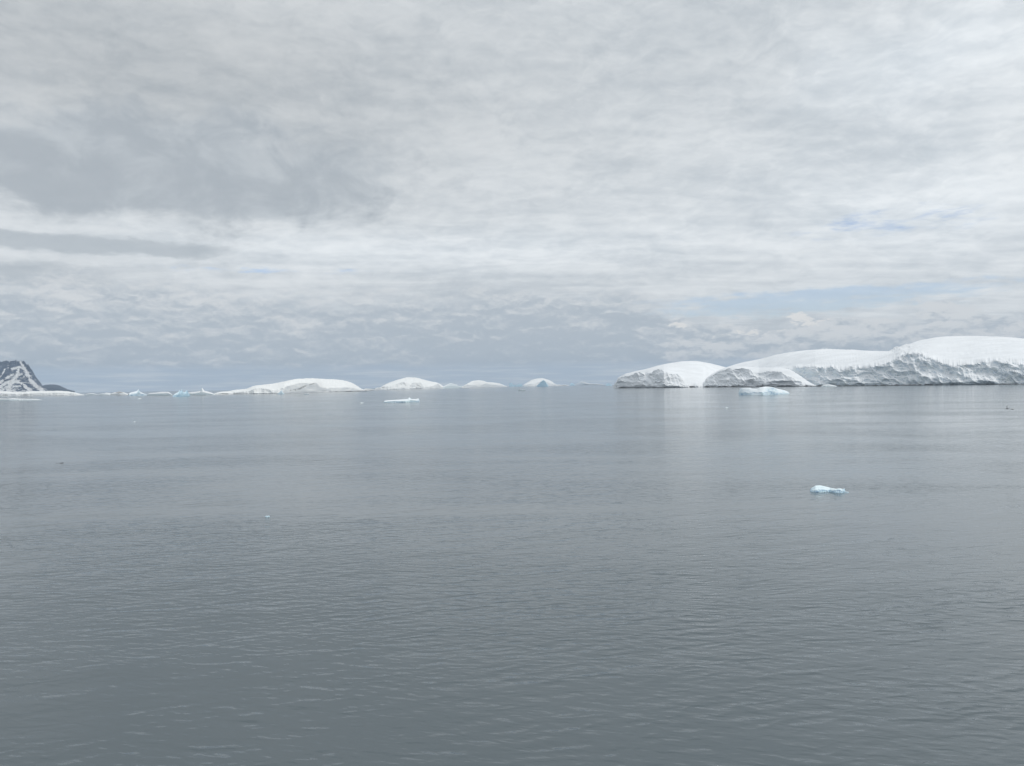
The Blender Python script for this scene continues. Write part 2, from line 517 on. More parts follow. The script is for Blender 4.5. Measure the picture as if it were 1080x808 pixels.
shelf = massif('snow_shelf', M_capf, top=[(-60, 412), (-30, 411), (0, 412.8), (20, 413.6), (36, 412.8), (48, 412.6), (58, 412.5), (68, 412.6), (78, 413.6), (86, 415.8), (90, 416.4)],
               wl=[(-60, 418.9), (0, 418.1), (45, 417.5), (90, 416.9)], cliff=None, back=260, step=0.4, rows=(12, 14, 6), amp=7, nsize=30, seed=4, steep=0.4,
               rock=[(28, 416.6, 8, .8, 0, 1.0), (5, 416.8, 6, .8, 0, .9)], topamp=3)
tag(shelf, 'low white snow shelf at the foot of the mountain', kind='structure')

# ---- snow-capped islets along the horizon
isl1 = massif('snowy_island', M_capf, top=[(232, 414.8), (240, 413), (250, 411.4), (259, 410.7), (263, 409.3), (268, 407.2), (280, 405.7), (292, 403.8), (305, 401.2), (318, 399.6), (328, 399.2), (342, 399.7), (356, 400.3), (366, 402.3), (374, 405.4), (380, 409.6), (384, 411.3), (392, 412.0)],
              wl=[(232, 415.9), (270, 415.4), (300, 414.9), (340, 413.6), (392, 412.3)], cliff=[(232, 415.4), (262, 412.6), (272, 410), (290, 411.5), (300, 408), (310, 405.5), (322, 404), (333, 403.8), (338, 408), (345, 409.5), (360, 409), (370, 408.5), (380, 411), (392, 412.1)],
              back=520, step=0.35, rows=(30, 26, 8), amp=14, nsize=38, seed=1, topn=0.5, strata=3, steep=0.7, round_=0.5,
              edgen=0.8, rock=[(318, 409.0, 12, 1.7, -24, .88), (328, 405.4, 7, 1.1, -12, .84), (309, 411.3, 8, 1.1, -8, .84), (345, 412.4, 16, .6, 2, .8), (303, 412.5, 8, 1.0, 0, .66)])
tag(isl1, 'widest low snow-covered island left of centre with a grey rock scar', kind='structure')
shore(isl1, [(330, 413.9), (392, 412.5)], x0=352, x1=392, hpx=(0.15, 0.9), seed=3)
shore(isl1, [(232, 415.95), (262, 415.5)], x0=231, x1=256, hpx=(0.1, 0.7), seed=9)
isl2 = massif('snowy_island', M_capf, top=[(399, 409.6), (403, 407.6), (408, 404.8), (414, 402.6), (422, 400), (430, 398.2), (438, 398.4), (446, 400.3), (455, 402.6), (461, 403.8), (465, 406.2), (468, 408), (474, 409.2)],
              wl=[(399, 411), (474, 409.7)], cliff=[(399, 410.2), (405, 407.5), (412, 407.5), (420, 404), (426, 403.2), (431, 407), (436, 403.6), (443, 403.5), (448, 408.5), (457, 407), (462, 404.8), (466, 408), (474, 409.4)],
              back=520, step=0.3, rows=(24, 22, 8), amp=16, nsize=45, seed=8, topn=0.6, strata=5, steep=0.6, round_=0.5,
              edgen=0.7, rock=[(427, 405.5, 5.5, 1.0, 40, .75), (441, 406.5, 6.5, 1.1, 25, .75), (440, 409, 8, .8, 0, .8), (404, 409, 4, 1, 0, .7), (459, 405.8, 4, .7, 20, .6)])
tag(isl2, 'rounded snow island with two small rock scars near centre', kind='structure')
isl3 = massif('snowy_island', M_capf, top=[(487, 408.2), (490, 406.2), (494, 404.2), (498, 402.2), (504, 401.2), (510, 401.6), (514, 403), (520, 403.4), (526, 404.4), (530, 405.8), (535, 407.9)],
              wl=[(487, 409.3), (535, 408.2)], cliff=[(487, 408.8), (493, 405.6), (500, 406.3), (506, 407), (512, 404.4), (520, 405.8), (530, 406.8), (535, 408)],
              back=450, step=0.3, rows=(18, 18, 8), amp=16, nsize=45, seed=12, topn=0.7, edgen=0.8, strata=6, steep=0.6, rock=[(503, 403.4, 5, .6, 0, .75), (508, 408.3, 7, .6, 0, .7)])
tag(isl3, 'small double-humped snow island right of the middle of the frame', kind='structure')
isl4 = massif('snowy_island', M_capf, top=[(551, 407), (555, 404.2), (560, 401.2), (566, 399.3), (571, 398.9), (577, 400.2), (582, 402.7), (587, 405.8), (592, 406.7)],
              wl=[(551, 407.75), (592, 407.1)], cliff=[(551, 407.2), (557, 404.8), (563, 404.8), (572, 402), (580, 404), (592, 406.9)],
              back=600, step=0.3, rows=(18, 18, 8), amp=18, nsize=50, seed=15, topn=0.6, edgen=0.8, strata=6, steep=0.6, rock=[(557, 406.4, 4, .7, 0, .7), (586, 406.6, 6, .6, 0, .8)])
tag(isl4, 'small steep white island behind a pale blue iceberg', kind='structure')
isl5 = massif('snowy_island', M_capf, top=[(606, 406.0), (609, 403.9), (613, 402.7), (618, 403.2), (621, 404.2), (628, 404.6), (636, 405.4), (640, 406.1)],
              wl=[(606, 406.55), (640, 406.25)], cliff=None, back=600, step=0.4, rows=(12, 12, 6), amp=10, nsize=50, seed=17, topn=0.8, steep=0.6, rock=[(618, 405.6, 5, .5, 0, .9), (628, 405.9, 8, .35, 0, .9)])
tag(isl5, 'lowest thin snow islet just left of the big ice cliffs', kind='structure')

# ---- the large ice cap on the right
WLR = [(647, 409.45), (700, 409.1), (742, 408.5), (800, 407.9), (860, 407.5), (1000, 406.2), (1080, 405.4), (1270, 403.4)]
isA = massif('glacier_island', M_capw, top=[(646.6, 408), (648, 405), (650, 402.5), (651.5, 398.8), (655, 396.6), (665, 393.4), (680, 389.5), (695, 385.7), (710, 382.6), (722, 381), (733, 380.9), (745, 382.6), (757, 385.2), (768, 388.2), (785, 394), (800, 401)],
             wl=[(646.6, 409.45), (700, 409.1), (742, 408.5), (760, 408.0), (800, 407.2)],
             cliff=[(646.6, 408.4), (648.4, 406), (651, 402.6), (652, 399.4), (657, 396.8), (665, 396.5), (674, 393.4), (679, 394.5), (681.5, 398), (686, 394), (692, 391), (698, 391.2), (703, 394), (708, 396), (714, 396), (718, 399.5), (723, 404), (729, 407), (745, 407.7), (770, 406.8), (800, 406.5)],
             back=520, crest=0.55, step=0.22, rows=(54, 34, 8), amp=28, nsize=50, seed=21, flute=0.12, steep=0.5, round_=0.5, smx=9, strata=4.5, edgen=1.2,
             rock=[(650, 407.5, 3, 1.2, 60, .8), (668, 397, 5, 1.0, -10, .62), (680, 400, 1.4, 5, 8, .75), (664, 404, 4, 1.3, 10, .6), (697, 402.5, 5, 1.4, -30, .7), (709, 397, 5, 1.2, 30, .6), (690, 404.5, 1.5, 2.2, 0, .7), (718, 402, 1.0, 4, -35, .55)])
tag(isA, 'domed snow headland with ice cliffs at the left end of the big glacier', kind='structure')
shore(isA, WLR, x0=648, x1=744, hpx=(0.25, 1.5), seed=5)
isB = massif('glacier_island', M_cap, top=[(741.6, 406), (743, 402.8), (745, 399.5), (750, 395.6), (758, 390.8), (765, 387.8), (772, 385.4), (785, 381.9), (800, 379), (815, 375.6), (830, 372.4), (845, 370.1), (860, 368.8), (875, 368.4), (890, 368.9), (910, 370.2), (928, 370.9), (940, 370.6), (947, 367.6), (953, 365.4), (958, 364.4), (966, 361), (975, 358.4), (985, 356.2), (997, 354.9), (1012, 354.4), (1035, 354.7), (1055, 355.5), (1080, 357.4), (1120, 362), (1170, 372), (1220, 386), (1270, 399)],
             wl=WLR,
             cliff=[(741.6, 407.2), (760, 405.5), (780, 402), (800, 396), (815, 391), (825, 388.6), (832, 388), (845, 388.6), (858, 387.6), (863, 388.4), (875, 388), (890, 388.6), (905, 387.6), (920, 387), (930, 384), (938, 381), (946, 377), (955, 374.6), (965, 373.4), (975, 376), (985, 379.5), (995, 384.5), (1003, 387), (1012, 385.4), (1020, 384), (1028, 384.2), (1036, 381.7), (1046, 382.6), (1056, 381), (1066, 381.6), (1080, 383.6), (1150, 385), (1220, 392), (1270, 401)],
             back=620, crest=0.55, step=0.22, rows=(64, 40, 8), amp=26, nsize=38, seed=33, flute=0.28, steep=0.45, round_=0.5, smx=10, strata=6.0, edgen=2.2, rough=[(944, 368.5, 6, 2.4, 9), (956, 365, 5, 2, 6), (960, 374, 16, 3.5, 7), (1000, 382, 10, 3, 5), (850, 387, 14, 2, 3)],
             rock=[(960, 374.6, 12, .9, 5, .42), (948, 369.5, 3, .7, -30, .6), (956, 367.5, 2.2, .8, -40, .6), (993, 405, 8, 1.2, 0, .62), (1060, 400, 12, 3, -20, .35)])
LOBE = [(741.2, 408.55), (800, 408.0), (862, 407.6)]
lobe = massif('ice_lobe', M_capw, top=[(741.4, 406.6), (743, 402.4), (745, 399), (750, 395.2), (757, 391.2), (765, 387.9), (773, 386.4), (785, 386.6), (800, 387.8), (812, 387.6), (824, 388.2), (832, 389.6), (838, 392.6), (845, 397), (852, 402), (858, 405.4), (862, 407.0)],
              wl=LOBE, cliff=[(741.4, 407.0), (743.5, 403.2), (747, 399), (753, 395.6), (760, 392), (768, 389.3), (778, 388.4), (790, 391.2), (797, 394), (802, 392.8), (812, 391.6), (820, 392.4), (830, 396.5), (840, 401), (850, 405), (862, 407.3)],
              back=150, crest=0.6, step=0.2, rows=(56, 26, 6), amp=23, nsize=40, seed=51, flute=0.12, steep=0.55, round_=0.6, smx=6, edgen=1.0,
              rock=[(745, 401.5, 2, 4.5, 10, .75), (764, 403, 2, 4, 30, .6), (773, 398, 3, 3, 40, .62), (793, 405, 4, 2.5, 0, .7), (804, 405.5, 6, 1.6, 0, .62), (820, 399, 5, 1.6, 20, .55), (779, 406, 30, 1, 0, .62)])
lobe.parent = isB; lobe.location = lobe.location - isB.location
tag(isB, 'long high ice cap with crevassed grey-blue cliffs along the right', kind='structure')
shore(isB, [(x_, y_ + (0.12 if x_ < 870 else 0)) for x_, y_ in WLR[2:]], x0=742, x1=1268, hpx=(0.3, 1.6), seed=7)


# ------------------------------------------------------------------ icebergs and floes
def berg(label, mat, top, wl, back, cliff=None, amp=2.0, ns=8.0, cat='iceberg', name='iceberg', group=None, **kw):
    kw.setdefault('step', 0.2); kw.setdefault('rows', (16, 12, 6)); kw.setdefault('steep', 0.35); kw.setdefault('seed', len(label) * 1.7)
    o = massif(name, mat, top, wl, cliff, back, amp=amp, nsize=ns, **kw)
    return tag(o, label, cat, group)


berg('flat white floe in front of the mountain, dark under its left edge', M_bergw, [(-14, 421.4), (0, 420.4), (8, 420.6), (14, 420.2), (22, 420.6), (30, 420.7), (38, 420.9), (45, 421.8)],
     [(-14, 422.3), (10, 422.5), (45, 422.0)], 40, amp=1.5, ns=10, cat='ice floe', name='ice_floe')
berg('low dark-topped rocky ice lump right of the mountain', M_capf, [(116, 415.8), (120, 414.2), (126, 413.0), (131, 414), (135, 415.9)], [(116, 416.8), (135, 416.6)], 60,
     amp=3, ns=14, rock=[(126, 413.8, 6, .8, 0, 1.2), (124, 415.0, 4, .5, 0, .8)])
berg('tiny white ice hummock beside the end of the snow shelf', M_bergw, [(89, 416.4), (93, 415.2), (97, 414.8), (101, 415.6), (104, 416.4)], [(89, 416.9), (104, 416.8)], 40, amp=1.5, ns=8)
berg('small pale hummock midway between the snow shelf and the rocky ice lump', M_bergw, [(104, 416.2), (108, 415.1), (112, 415.4), (116, 416.3)], [(104, 416.9), (116, 416.8)], 40, amp=1.5, ns=8)
berg('narrow white hummock tucked against the left side of the rocky ice lump', M_bergw, [(109, 415.9), (112, 414.2), (115, 414.5), (118, 415.9)], [(109, 416.8), (118, 416.7)], 40, amp=1.5, ns=8)
berg('low rubble ridge of grey-white ice linking the rocky lump and the leftmost pointed berg', M_capf, [(129, 415.8), (132, 415.0), (135, 415.2), (138, 414.9), (141, 416)], [(129, 416.5), (141, 416.4)], 40, amp=2, ns=9, rock=[(135, 415.9, 6, .5, 0, 1.0)])
berg('low white ice ridge filling the gap between the two rounded central islands', M_bergw, [(482, 408.2), (485, 407.0), (489, 407.2), (492, 408.4)], [(482, 409.2), (492, 409.0)], 60, amp=3, ns=12)
berg('peaked iceberg with a blue shaded foot, leftmost of the pointed bergs', M_berg, [(135.5, 416.6), (137, 414.4), (141, 413.3), (144, 412.5), (146, 410.7), (147.5, 413), (150, 414.3), (153, 415.6), (156, 416.7)],
     [(135.5, 417.6), (156, 417.1)], 40, amp=3, ns=9)
berg('long low tabular iceberg with grey front between two pointed bergs', M_bergw, [(155, 416.2), (158, 414.6), (164, 414.2), (171, 413.3), (177, 413.3), (180, 415), (182.5, 416.8)], [(155, 417.4), (182.5, 417.3)], 50,
     cliff=[(155, 416.5), (160, 415.6), (170, 415), (177, 414.8), (182.5, 417)], amp=2.5, ns=9)
berg('turquoise jagged iceberg with several spikes in the left distance', M_bergb, [(182.5, 417.7), (184, 415.8), (186, 414.6), (188, 413.4), (189.3, 411.6), (190.6, 412.9), (191.6, 410.7), (193, 413), (195, 413.4), (196.8, 411.6), (198.5, 414), (200.5, 416.8)],
     [(182.5, 418.7), (200.5, 418)], 35, amp=3, ns=6)
berg('white iceberg with one sharp spike, right of the jagged turquoise berg', M_bergw, [(197, 414.3), (201, 413.6), (206, 413.2), (211, 412.4), (213.2, 409.3), (215.5, 412), (219, 413), (223, 414.2), (226.5, 416.2)], [(197, 416.9), (226.5, 416.7)], 50,
     cliff=[(197, 415.8), (205, 415), (213, 413.6), (219, 414.8), (226.5, 416.4)], amp=2.5, ns=8)
berg('flat snowy islet edge with a dark foot touching the wide snow island', M_capf, [(225, 415.4), (232, 413.4), (238, 412.9), (246, 414.4)], [(225, 416.4), (246, 416.0)], 50,
     amp=2, ns=10, rock=[(236, 415.3, 7, .5, 0, 1.1)])
berg('small blue-white berg under the wide snow island', M_berg, [(292.5, 415.1), (295, 413.4), (297, 411.6), (298.4, 413.8), (300, 415.3)], [(292.5, 415.8), (300, 415.7)], 20, amp=1.2, ns=5)
berg('thin white floe below the middle of the wide snow island', M_bergw, [(320.5, 415.6), (323.5, 414.9), (327, 415.7)], [(320.5, 416.2), (327, 416.2)], 15, amp=.6, ns=5, cat='ice floe', name='ice_floe')
berg('low iceberg with a dark foot in the gap between two snow islands', M_capf, [(382, 411.6), (386, 409.9), (391, 410.2), (395, 410.8), (397, 409), (400, 408.6), (403, 410.4)], [(382, 412.2), (403, 411.3)], 60, amp=3, ns=12, rock=[(390, 411.6, 8, .5, 0, 1.1)])
berg('rounded white berg touching the right end of the rounded island', M_bergw, [(467, 408.6), (470, 406.4), (473, 405), (475.5, 404.2), (479, 405.2), (482, 405.9), (484.5, 408.2)], [(467, 409.9), (484.5, 409.5)], 90, amp=5, ns=14)
berg('blue-white block berg, left of the two small square ones', M_bergb, [(537, 405.4), (537.6, 404), (540, 403.8), (540.8, 405.6), (544, 406.1)], [(537, 407.9), (544, 407.7)], 60, amp=3, ns=14)
berg('pale square berg beside the steep white island', M_bergb, [(544, 406.2), (546.5, 405.4), (548, 404.9), (550, 404.8), (551, 407)], [(544, 407.9), (551, 407.7)], 60, amp=3, ns=14)
berg('white floe drifting in front of the steep white island', M_bergw, [(546.6, 411), (548, 409.8), (549.6, 411), (551.5, 410.6), (554.5, 411.6)], [(546.6, 412.2), (554.5, 412.3)], 16, amp=.8, ns=4, cat='ice floe', name='ice_floe')
berg('sky-blue pyramid iceberg against the steep white island', M_bergb, [(566, 407), (569, 404.2), (572, 401.4), (573.6, 401), (576, 403.4), (578.5, 406.8)], [(566, 407.95), (578.5, 407.8)], 70, amp=5, ns=20, cliff=[(566, 407.2), (572, 401.8), (574, 401.4), (578.5, 407)])
berg('low broken ice right of the steep white island', M_capf, [(586, 406.9), (589, 405.5), (592, 406), (596, 405.8), (600, 406.9)], [(586, 407.4), (600, 407.1)], 90, amp=5, ns=18, rock=[(595, 406.7, 4, .4, 0, 1.1)])
berg('light blue leaning berg left of the lowest snow islet', M_bergb, [(601, 405.6), (602.4, 403.8), (604.6, 404.6), (606.5, 406.1)], [(601, 406.9), (606.5, 406.8)], 60, amp=4, ns=14)
berg('tiny pale berg against the foot of the big ice cliffs', M_bergb, [(638.5, 406.2), (640.5, 404.2), (642.5, 404.4), (645.6, 406.2)], [(638.5, 407.0), (645.6, 406.8)], 60, amp=4, ns=14)

berg('long flat blue floe with a white knob, floating off the rounded island', M_berg, [(404.6, 423.9), (406, 422.6), (411, 422.1), (418, 421.7), (423, 421.3), (427, 421.0), (430, 420.7), (431, 419.5), (432.4, 419.4), (433.4, 420.9), (438, 421), (440.6, 420.4), (441.9, 420.6), (442.5, 423.2)],
     [(404.6, 425.0), (418, 424.7), (442.5, 424.2)], 18, amp=0.7, ns=3.0, step=0.12, rows=(20, 14, 6),
     cliff=[(404.6, 424.2), (411, 423.3), (423, 422.9), (430, 423.1), (433, 422), (438, 422.4), (442.5, 423.4)], steep=0.1)
berg('broad sculpted blue-white iceberg in front of the big glacier cliffs', M_berg, [(779, 413.4), (780.5, 410.2), (784, 409.2), (790, 409.0), (794, 409.8), (798, 409.9), (802, 408.5), (808, 407.7), (814, 408.2), (820, 410), (826, 411.4), (830, 412.6), (832.6, 414.6)],
     [(779, 416.7), (790, 416.8), (806, 416.9), (818, 416.2), (832.6, 415.6)], 40, amp=2.2, ns=7, step=0.12, rows=(26, 24, 8), round_=0.7, smx=12, smwl=True,
     cliff=[(779, 414.0), (784, 412.8), (790, 414.4), (796, 415.2), (802, 413.5), (808, 413), (814, 412.4), (820, 413.8), (832.6, 415)], steep=0.9)
berg('small white ice shelf fragment at the foot of the grey-blue cliffs', M_bergw, [(866, 407.4), (869, 406), (874, 405.5), (880, 406.6), (883, 407.4)], [(866, 408), (883, 407.8)], 20, amp=1, ns=6)
berg('nearest chunk of glassy blue ice, alone on the open water', M_growl, [(854.3, 517.4), (855.2, 515.2), (857.5, 513.9), (861, 512.2), (864, 511.9), (868, 512.4), (873, 513.5), (878, 514.9), (883, 515.5), (886, 515.3), (889, 515.8), (890.6, 515.2), (891.9, 518.6)],
     [(854.3, 518.9), (860, 519.4), (868, 519.0), (875, 518.7), (881, 520.1), (888, 520.4), (891.9, 519.4)], 2.2, amp=0.24, ns=0.6, topamp=0.07, step=0.12, rows=(26, 24, 10), round_=0.8,
     cliff=[(854.3, 518), (857, 516.9), (862, 516), (868, 516.4), (873, 516.4), (878, 516.7), (884, 516.3), (889, 517.6), (891.9, 518.8)], steep=0.5, cat='growler', name='growler')
berg('thin splinter of ice trailing from the nearest glassy chunk', M_growl, [(891.5, 519.0), (893, 518.6), (895.5, 519.2)], [(891.5, 519.7), (895.5, 519.6)], 0.5, amp=.02, ns=.5, cat='growler', name='growler', step=.2)
for px_, py_, wd, lab in [(381.6, 425.4, 3.4, 'white ice bit afloat left of the long flat blue floe'),
                          (147.6, 420.9, 3.6, 'white ice bit afloat below the leftmost pointed berg'),
                          (142, 444.9, 1.8, 'single white ice speck on open water under the left bergs'),
                          (282, 545.4, 5.0, 'small white ice fragment alone on the rippled water left of centre'),
                          (766.5, 430.3, 3.0, 'faint ice speck on the water below the dip between the domes')]:
    h_ = wd * 0.32
    berg(lab, M_growl if py_ > 500 else M_bergw, [(px_ - wd / 2, py_ - h_ * .4), (px_ - wd * .2, py_ - h_ * .9), (px_ + wd * .1, py_ - h_ * .7), (px_ + wd * .3, py_ - h_ * 1.05), (px_ + wd / 2, py_ - h_ * .4)],
         [(px_ - wd / 2, py_), (px_ + wd / 2, py_ - .1)], float(sea_dist(np.array(px_), np.array(py_))) / F * wd * 0.6, amp=0.1, ns=1.0, step=wd / 14, rows=(8, 8, 4), cat='ice fragment', name='ice_fragment')


# ------------------------------------------------------------------ birds and the dark back in the water
def loft(name, rings, mat, parent=None, cap=True):
    """rings: list of (centre, half width vec, half height vec)"""
    n = 14; V = []
    for c, a, b_ in rings:
        for k in range(n):
            q = 2 * math.pi * k / n
            V.append(Vector(c) + Vector(a) * math.cos(q) + Vector(b_) * math.sin(q))
    F_ = []
    for r in range(len(rings) - 1):
        for k in range(n):
            F_.append((r * n + k, r * n + (k + 1) % n, (r + 1) * n + (k + 1) % n, (r + 1) * n + k))
    return mesh_obj(name, [tuple(v) for v in V], F_, mat, True, parent)


def seabird(loc, heading, bank, label, up):
    e = bpy.data.objects.new('seabird', None); COL.objects.link(e)
    e.location = loc; e.rotation_euler = (0, bank, heading); e.scale = (1.4, 1.4, 1.4)
    tag(e, label, 'bird', 'seabirds flying low over the water')
    body = [((0, y, z), (w, 0, 0), (0, 0, h)) for y, z, w, h in
            [(-.26, .01, .004, .003), (-.2, .005, .035, .015), (-.1, 0, .055, .045), (0, 0, .07, .06), (.1, .01, .06, .055), (.16, .02, .04, .042), (.2, .03, .035, .036), (.235, .028, .022, .02), (.27, .015, .006, .006), (.275, .014, .001, .001)]]
    bo = loft('body', body, M_featd, e)
    for s in (-1, 1):
        W_ = []
        for q, (x, y, ch) in enumerate([(.04, .03, .10), (.16, .07, .085), (.28, .08, .075), (.40, .02, .06), (.50, -.06, .035), (.56, -.12, .006)]):
            z = up * (x * 1.1 if x < .28 else .308 + (x - .28) * .35)
            W_.append(((s * x, y, z), (0, ch * .6, 0), (0, 0, .008)))
        loft('wing', W_, M_featw, e)
    return e


p = at(1062.6, 431.2, 150.0); seabird(tuple(p), rad(60), rad(12), 'left one of two seabirds low over the right-hand water, white wings raised', 1.0)
p = at(1067.9, 431.7, 150.0); seabird(tuple(p), rad(20), rad(-8), 'right one of two seabirds low over the right-hand water, dark body towards us', 0.35)

# a dark back just breaking the surface
e = at(61, 488.6, sea_dist(np.array(61.0), np.array(488.6)))
rg = []
for u in np.linspace(0, 1, 24):
    x = -1.9 + 3.8 * u
    z = -0.16 + 0.20 * math.sin(math.pi * u) ** 0.8 + 0.12 * math.exp(-((u - .72) / .09) ** 2)
    r = 0.05 + 0.34 * math.sin(math.pi * min(1, u * 1.02)) ** 0.7
    rg.append(((x, 0.25 * u, z - r * .55), (0, r, 0), (0, 0, r * .6)))
wb = loft('whale', rg, M_skin); wb.location = (e[0], e[1], -0.03)
tag(wb, 'dark low back of a sea animal breaking the calm water on the left', 'whale')

# ------------------------------------------------------------------ haze
def box(name, lo, hi, mat):
    V = [(x, y, z) for x in (lo[0], hi[0]) for y in (lo[1], hi[1]) for z in (lo[2], hi[2])]
    F_ = [(0, 1, 3, 2), (4, 6, 7, 5), (0, 4, 5, 1), (2, 3, 7, 6), (0, 2, 6, 4), (1, 5, 7, 3)]
    return mesh_obj(name, V, F_, mat, False)


mt = bpy.data.materials.new('haze'); mt.use_nodes = True
nt = mt.node_tree; nt.nodes.clear()
vo = nt.nodes.new('ShaderNodeVolumePrincipled'); out = nt.nodes.new('ShaderNodeOutputMaterial')
vo.inputs['Color'].default_value = (0.58, 0.76, 0.98, 1)
vo.inputs['Density'].default_value = 4.2e-5
vo.inputs['Anisotropy'].default_value = 0.0
nt.links.new(vo.outputs[0], out.inputs['Volume'])
hz = box('haze', (-R_SEA - 300, -R_SEA - 300, -45), (R_SEA + 300, R_SEA + 300, 420), mt)
tag(hz, kind='stuff')

# ------------------------------------------------------------------ light and sky
SUN_EL, SUN_AZ = 50.0, 118.0        # degrees; azimuth measured from +Y (straight ahead) towards +X
sd = bpy.data.lights.new('sun', 'SUN'); sd.energy = 1.45; sd.angle = rad(12); sd.color = (1.0, 0.97, 0.92)
so = bpy.data.objects.new('sun', sd); COL.objects.link(so)
dirv = Vector((math.sin(rad(SUN_AZ)) * math.cos(rad(SUN_EL)), math.cos(rad(SUN_AZ)) * math.cos(rad(SUN_EL)), math.sin(rad(SUN_EL))))
so.rotation_euler = dirv.to_track_quat('Z', 'Y').to_euler()

wd = bpy.data.worlds.new('World'); S.world = wd; wd.use_nodes = True
t = NT(wd.node_tree); wd.node_tree.nodes.clear()
sky = t.new('ShaderNodeTexSky', sky_type='NISHITA'); sky.sun_disc = False
sky.sun_elevation = rad(SUN_EL); sky.sun_rotation = rad(SUN_AZ); sky.air_density = 1.0; sky.dust_density = 1.0; sky.ozone_density = 1.5
nis = t.v('MULTIPLY', t.v('SCALE', sky.outputs[0], scale=0.14), (1.06, 1.0, 1.06))
# radiance here is the final value; the background strength stays in range
dv = t.v('NORMALIZE', t.new('ShaderNodeTexCoord').outputs['Generated'])
dx, dy, dz = t.sep(dv)
az = t.m('MULTIPLY', t.m('ARCTAN2', dx, dy), 57.2958)
el = t.m('MULTIPLY', t.m('ARCSINE', dz), 57.2958)
elp = t.m('MAXIMUM', el, 0.0)
# cloud-deck coordinates
den = t.m('ADD', t.m('MAXIMUM', dz, 0.0), 0.07)
qx = t.m('DIVIDE', dx, den); qy = t.m('DIVIDE', dy, den)
Q = t.xyz(qx, qy, 0)
UV = t.xyz(az, el, 0)
w1 = t.noise(UV, 0.16, 4, 0.55, out='Color')
warp = t.v('MULTIPLY', t.v('SUBTRACT', w1, (0.5, 0.5, 0.5)), (9, 4.5, 0))
w2 = t.noise(t.v('MULTIPLY', UV, (0.6, 1.5, 0)), 0.9, 4, 0.6, out='Color')
warp2 = t.v('MULTIPLY', t.v('SUBTRACT', w2, (0.5, 0.5, 0.5)), (3.0, 1.1, 0))
UW = t.v('ADD', t.v('ADD', UV, warp), warp2)       # strongly warped
US = t.v('ADD', UV, warp2)                          # slightly warped
PXD = 0.0729


def blob(px, py, sxp, syp, space, p=1.0):
    a0, e0 = azel(px, py)
    d = t.v('DIVIDE', t.v('SUBTRACT', space, (a0, e0, 0)), (sxp * PXD, syp * PXD, 1))
    return t.m('EXPONENT', t.m('MULTIPLY', t.m('POWER', t.v('DOT_PRODUCT', d, d), p), -1.0))


# high rippled deck
rp = t.v('ADD', t.v('MULTIPLY', Q, (1.1, 3.2, 0)), t.v('MULTIPLY', w1, (1.2, 1.2, 0)))
rip = t.noise(rp, 1.6, 4, 0.55, 0.3)
rip2 = t.noise(t.v('MULTIPLY', Q, (1.0, 1.6, 0)), 0.7, 5, 0.55, 0.4)
brd = t.noise(t.v('MULTIPLY', UV, (0.7, 1.3, 0)), 0.07, 3, 0.5)
rp3 = t.v('ADD', t.v('MULTIPLY', UV, (0.32, 0.85, 0)), t.v('MULTIPLY', w1, (1.5, 2.5, 0)))
rip3 = t.noise(rp3, 1.25, 8, 0.68, 0.2)
k = t.m('ADD', t.m('MULTIPLY', rip, 0.40), t.m('ADD', t.m('MULTIPLY', rip2, 0.50), t.m('MULTIPLY', brd, 0.30)))
k = t.m('ADD', k, t.m('MULTIPLY', rip3, 0.42))
k = t.ss(k, 0.57, 1.0)
deck = t.mix(k, (0.520, 0.570, 0.615), (0.760, 0.795, 0.820))
# brighter where the veil is thin, greyer in the upper left
bright = t.m('ADD', t.m('MULTIPLY', blob(400, 264, 330, 24, US), 0.15), t.m('MULTIPLY', blob(985, 60, 110, 45, UW), 0.20))
bright = t.m('ADD', bright, t.m('MULTIPLY', blob(1000, 215, 140, 65, UW), 0.16))
bright = t.m('ADD', bright, t.m('MULTIPLY', blob(700, 215, 260, 60, UW), 0.05))
bright = t.m('SUBTRACT', bright, t.m('MULTIPLY', blob(120, 60, 420, 120, UW), 0.22))
bright = t.m('ADD', bright, t.m('MULTIPLY', t.ss(el, 30, 75), 0.12))
bright = t.m('SUBTRACT', bright, t.m('MULTIPLY', t.ss(dy, 0.3, -0.8), -0.08))
deck = t.v('SCALE', deck, scale=t.m('ADD', bright, 1.0))
# holes to blue
hole = t.m('ADD', t.m('MULTIPLY', blob(830, 320, 150, 13, US, 1.5), 1.0), t.m('MULTIPLY', blob(935, 236, 80, 14, US), 0.52))
hole = t.m('ADD', hole, t.m('MULTIPLY', blob(1010, 300, 130, 6, US), 0.5))
hole = t.m('ADD', hole, t.m('MULTIPLY', blob(270, 284, 110, 3.5, US), 0.45))
hn = t.noise(t.v('MULTIPLY', UV, (0.30, 1.5, 0)), 1.0, 7, 0.68)
hole = t.m('ADD', hole, t.m('MULTIPLY', t.m('MULTIPLY', t.m('SUBTRACT', hn, 0.52), 3.2), t.ss(hole, 0.02, 0.3)))
hole = t.ss(hole, 0.12, 1.0, 0.0, 0.75)
c = t.mix(hole, deck, nis)
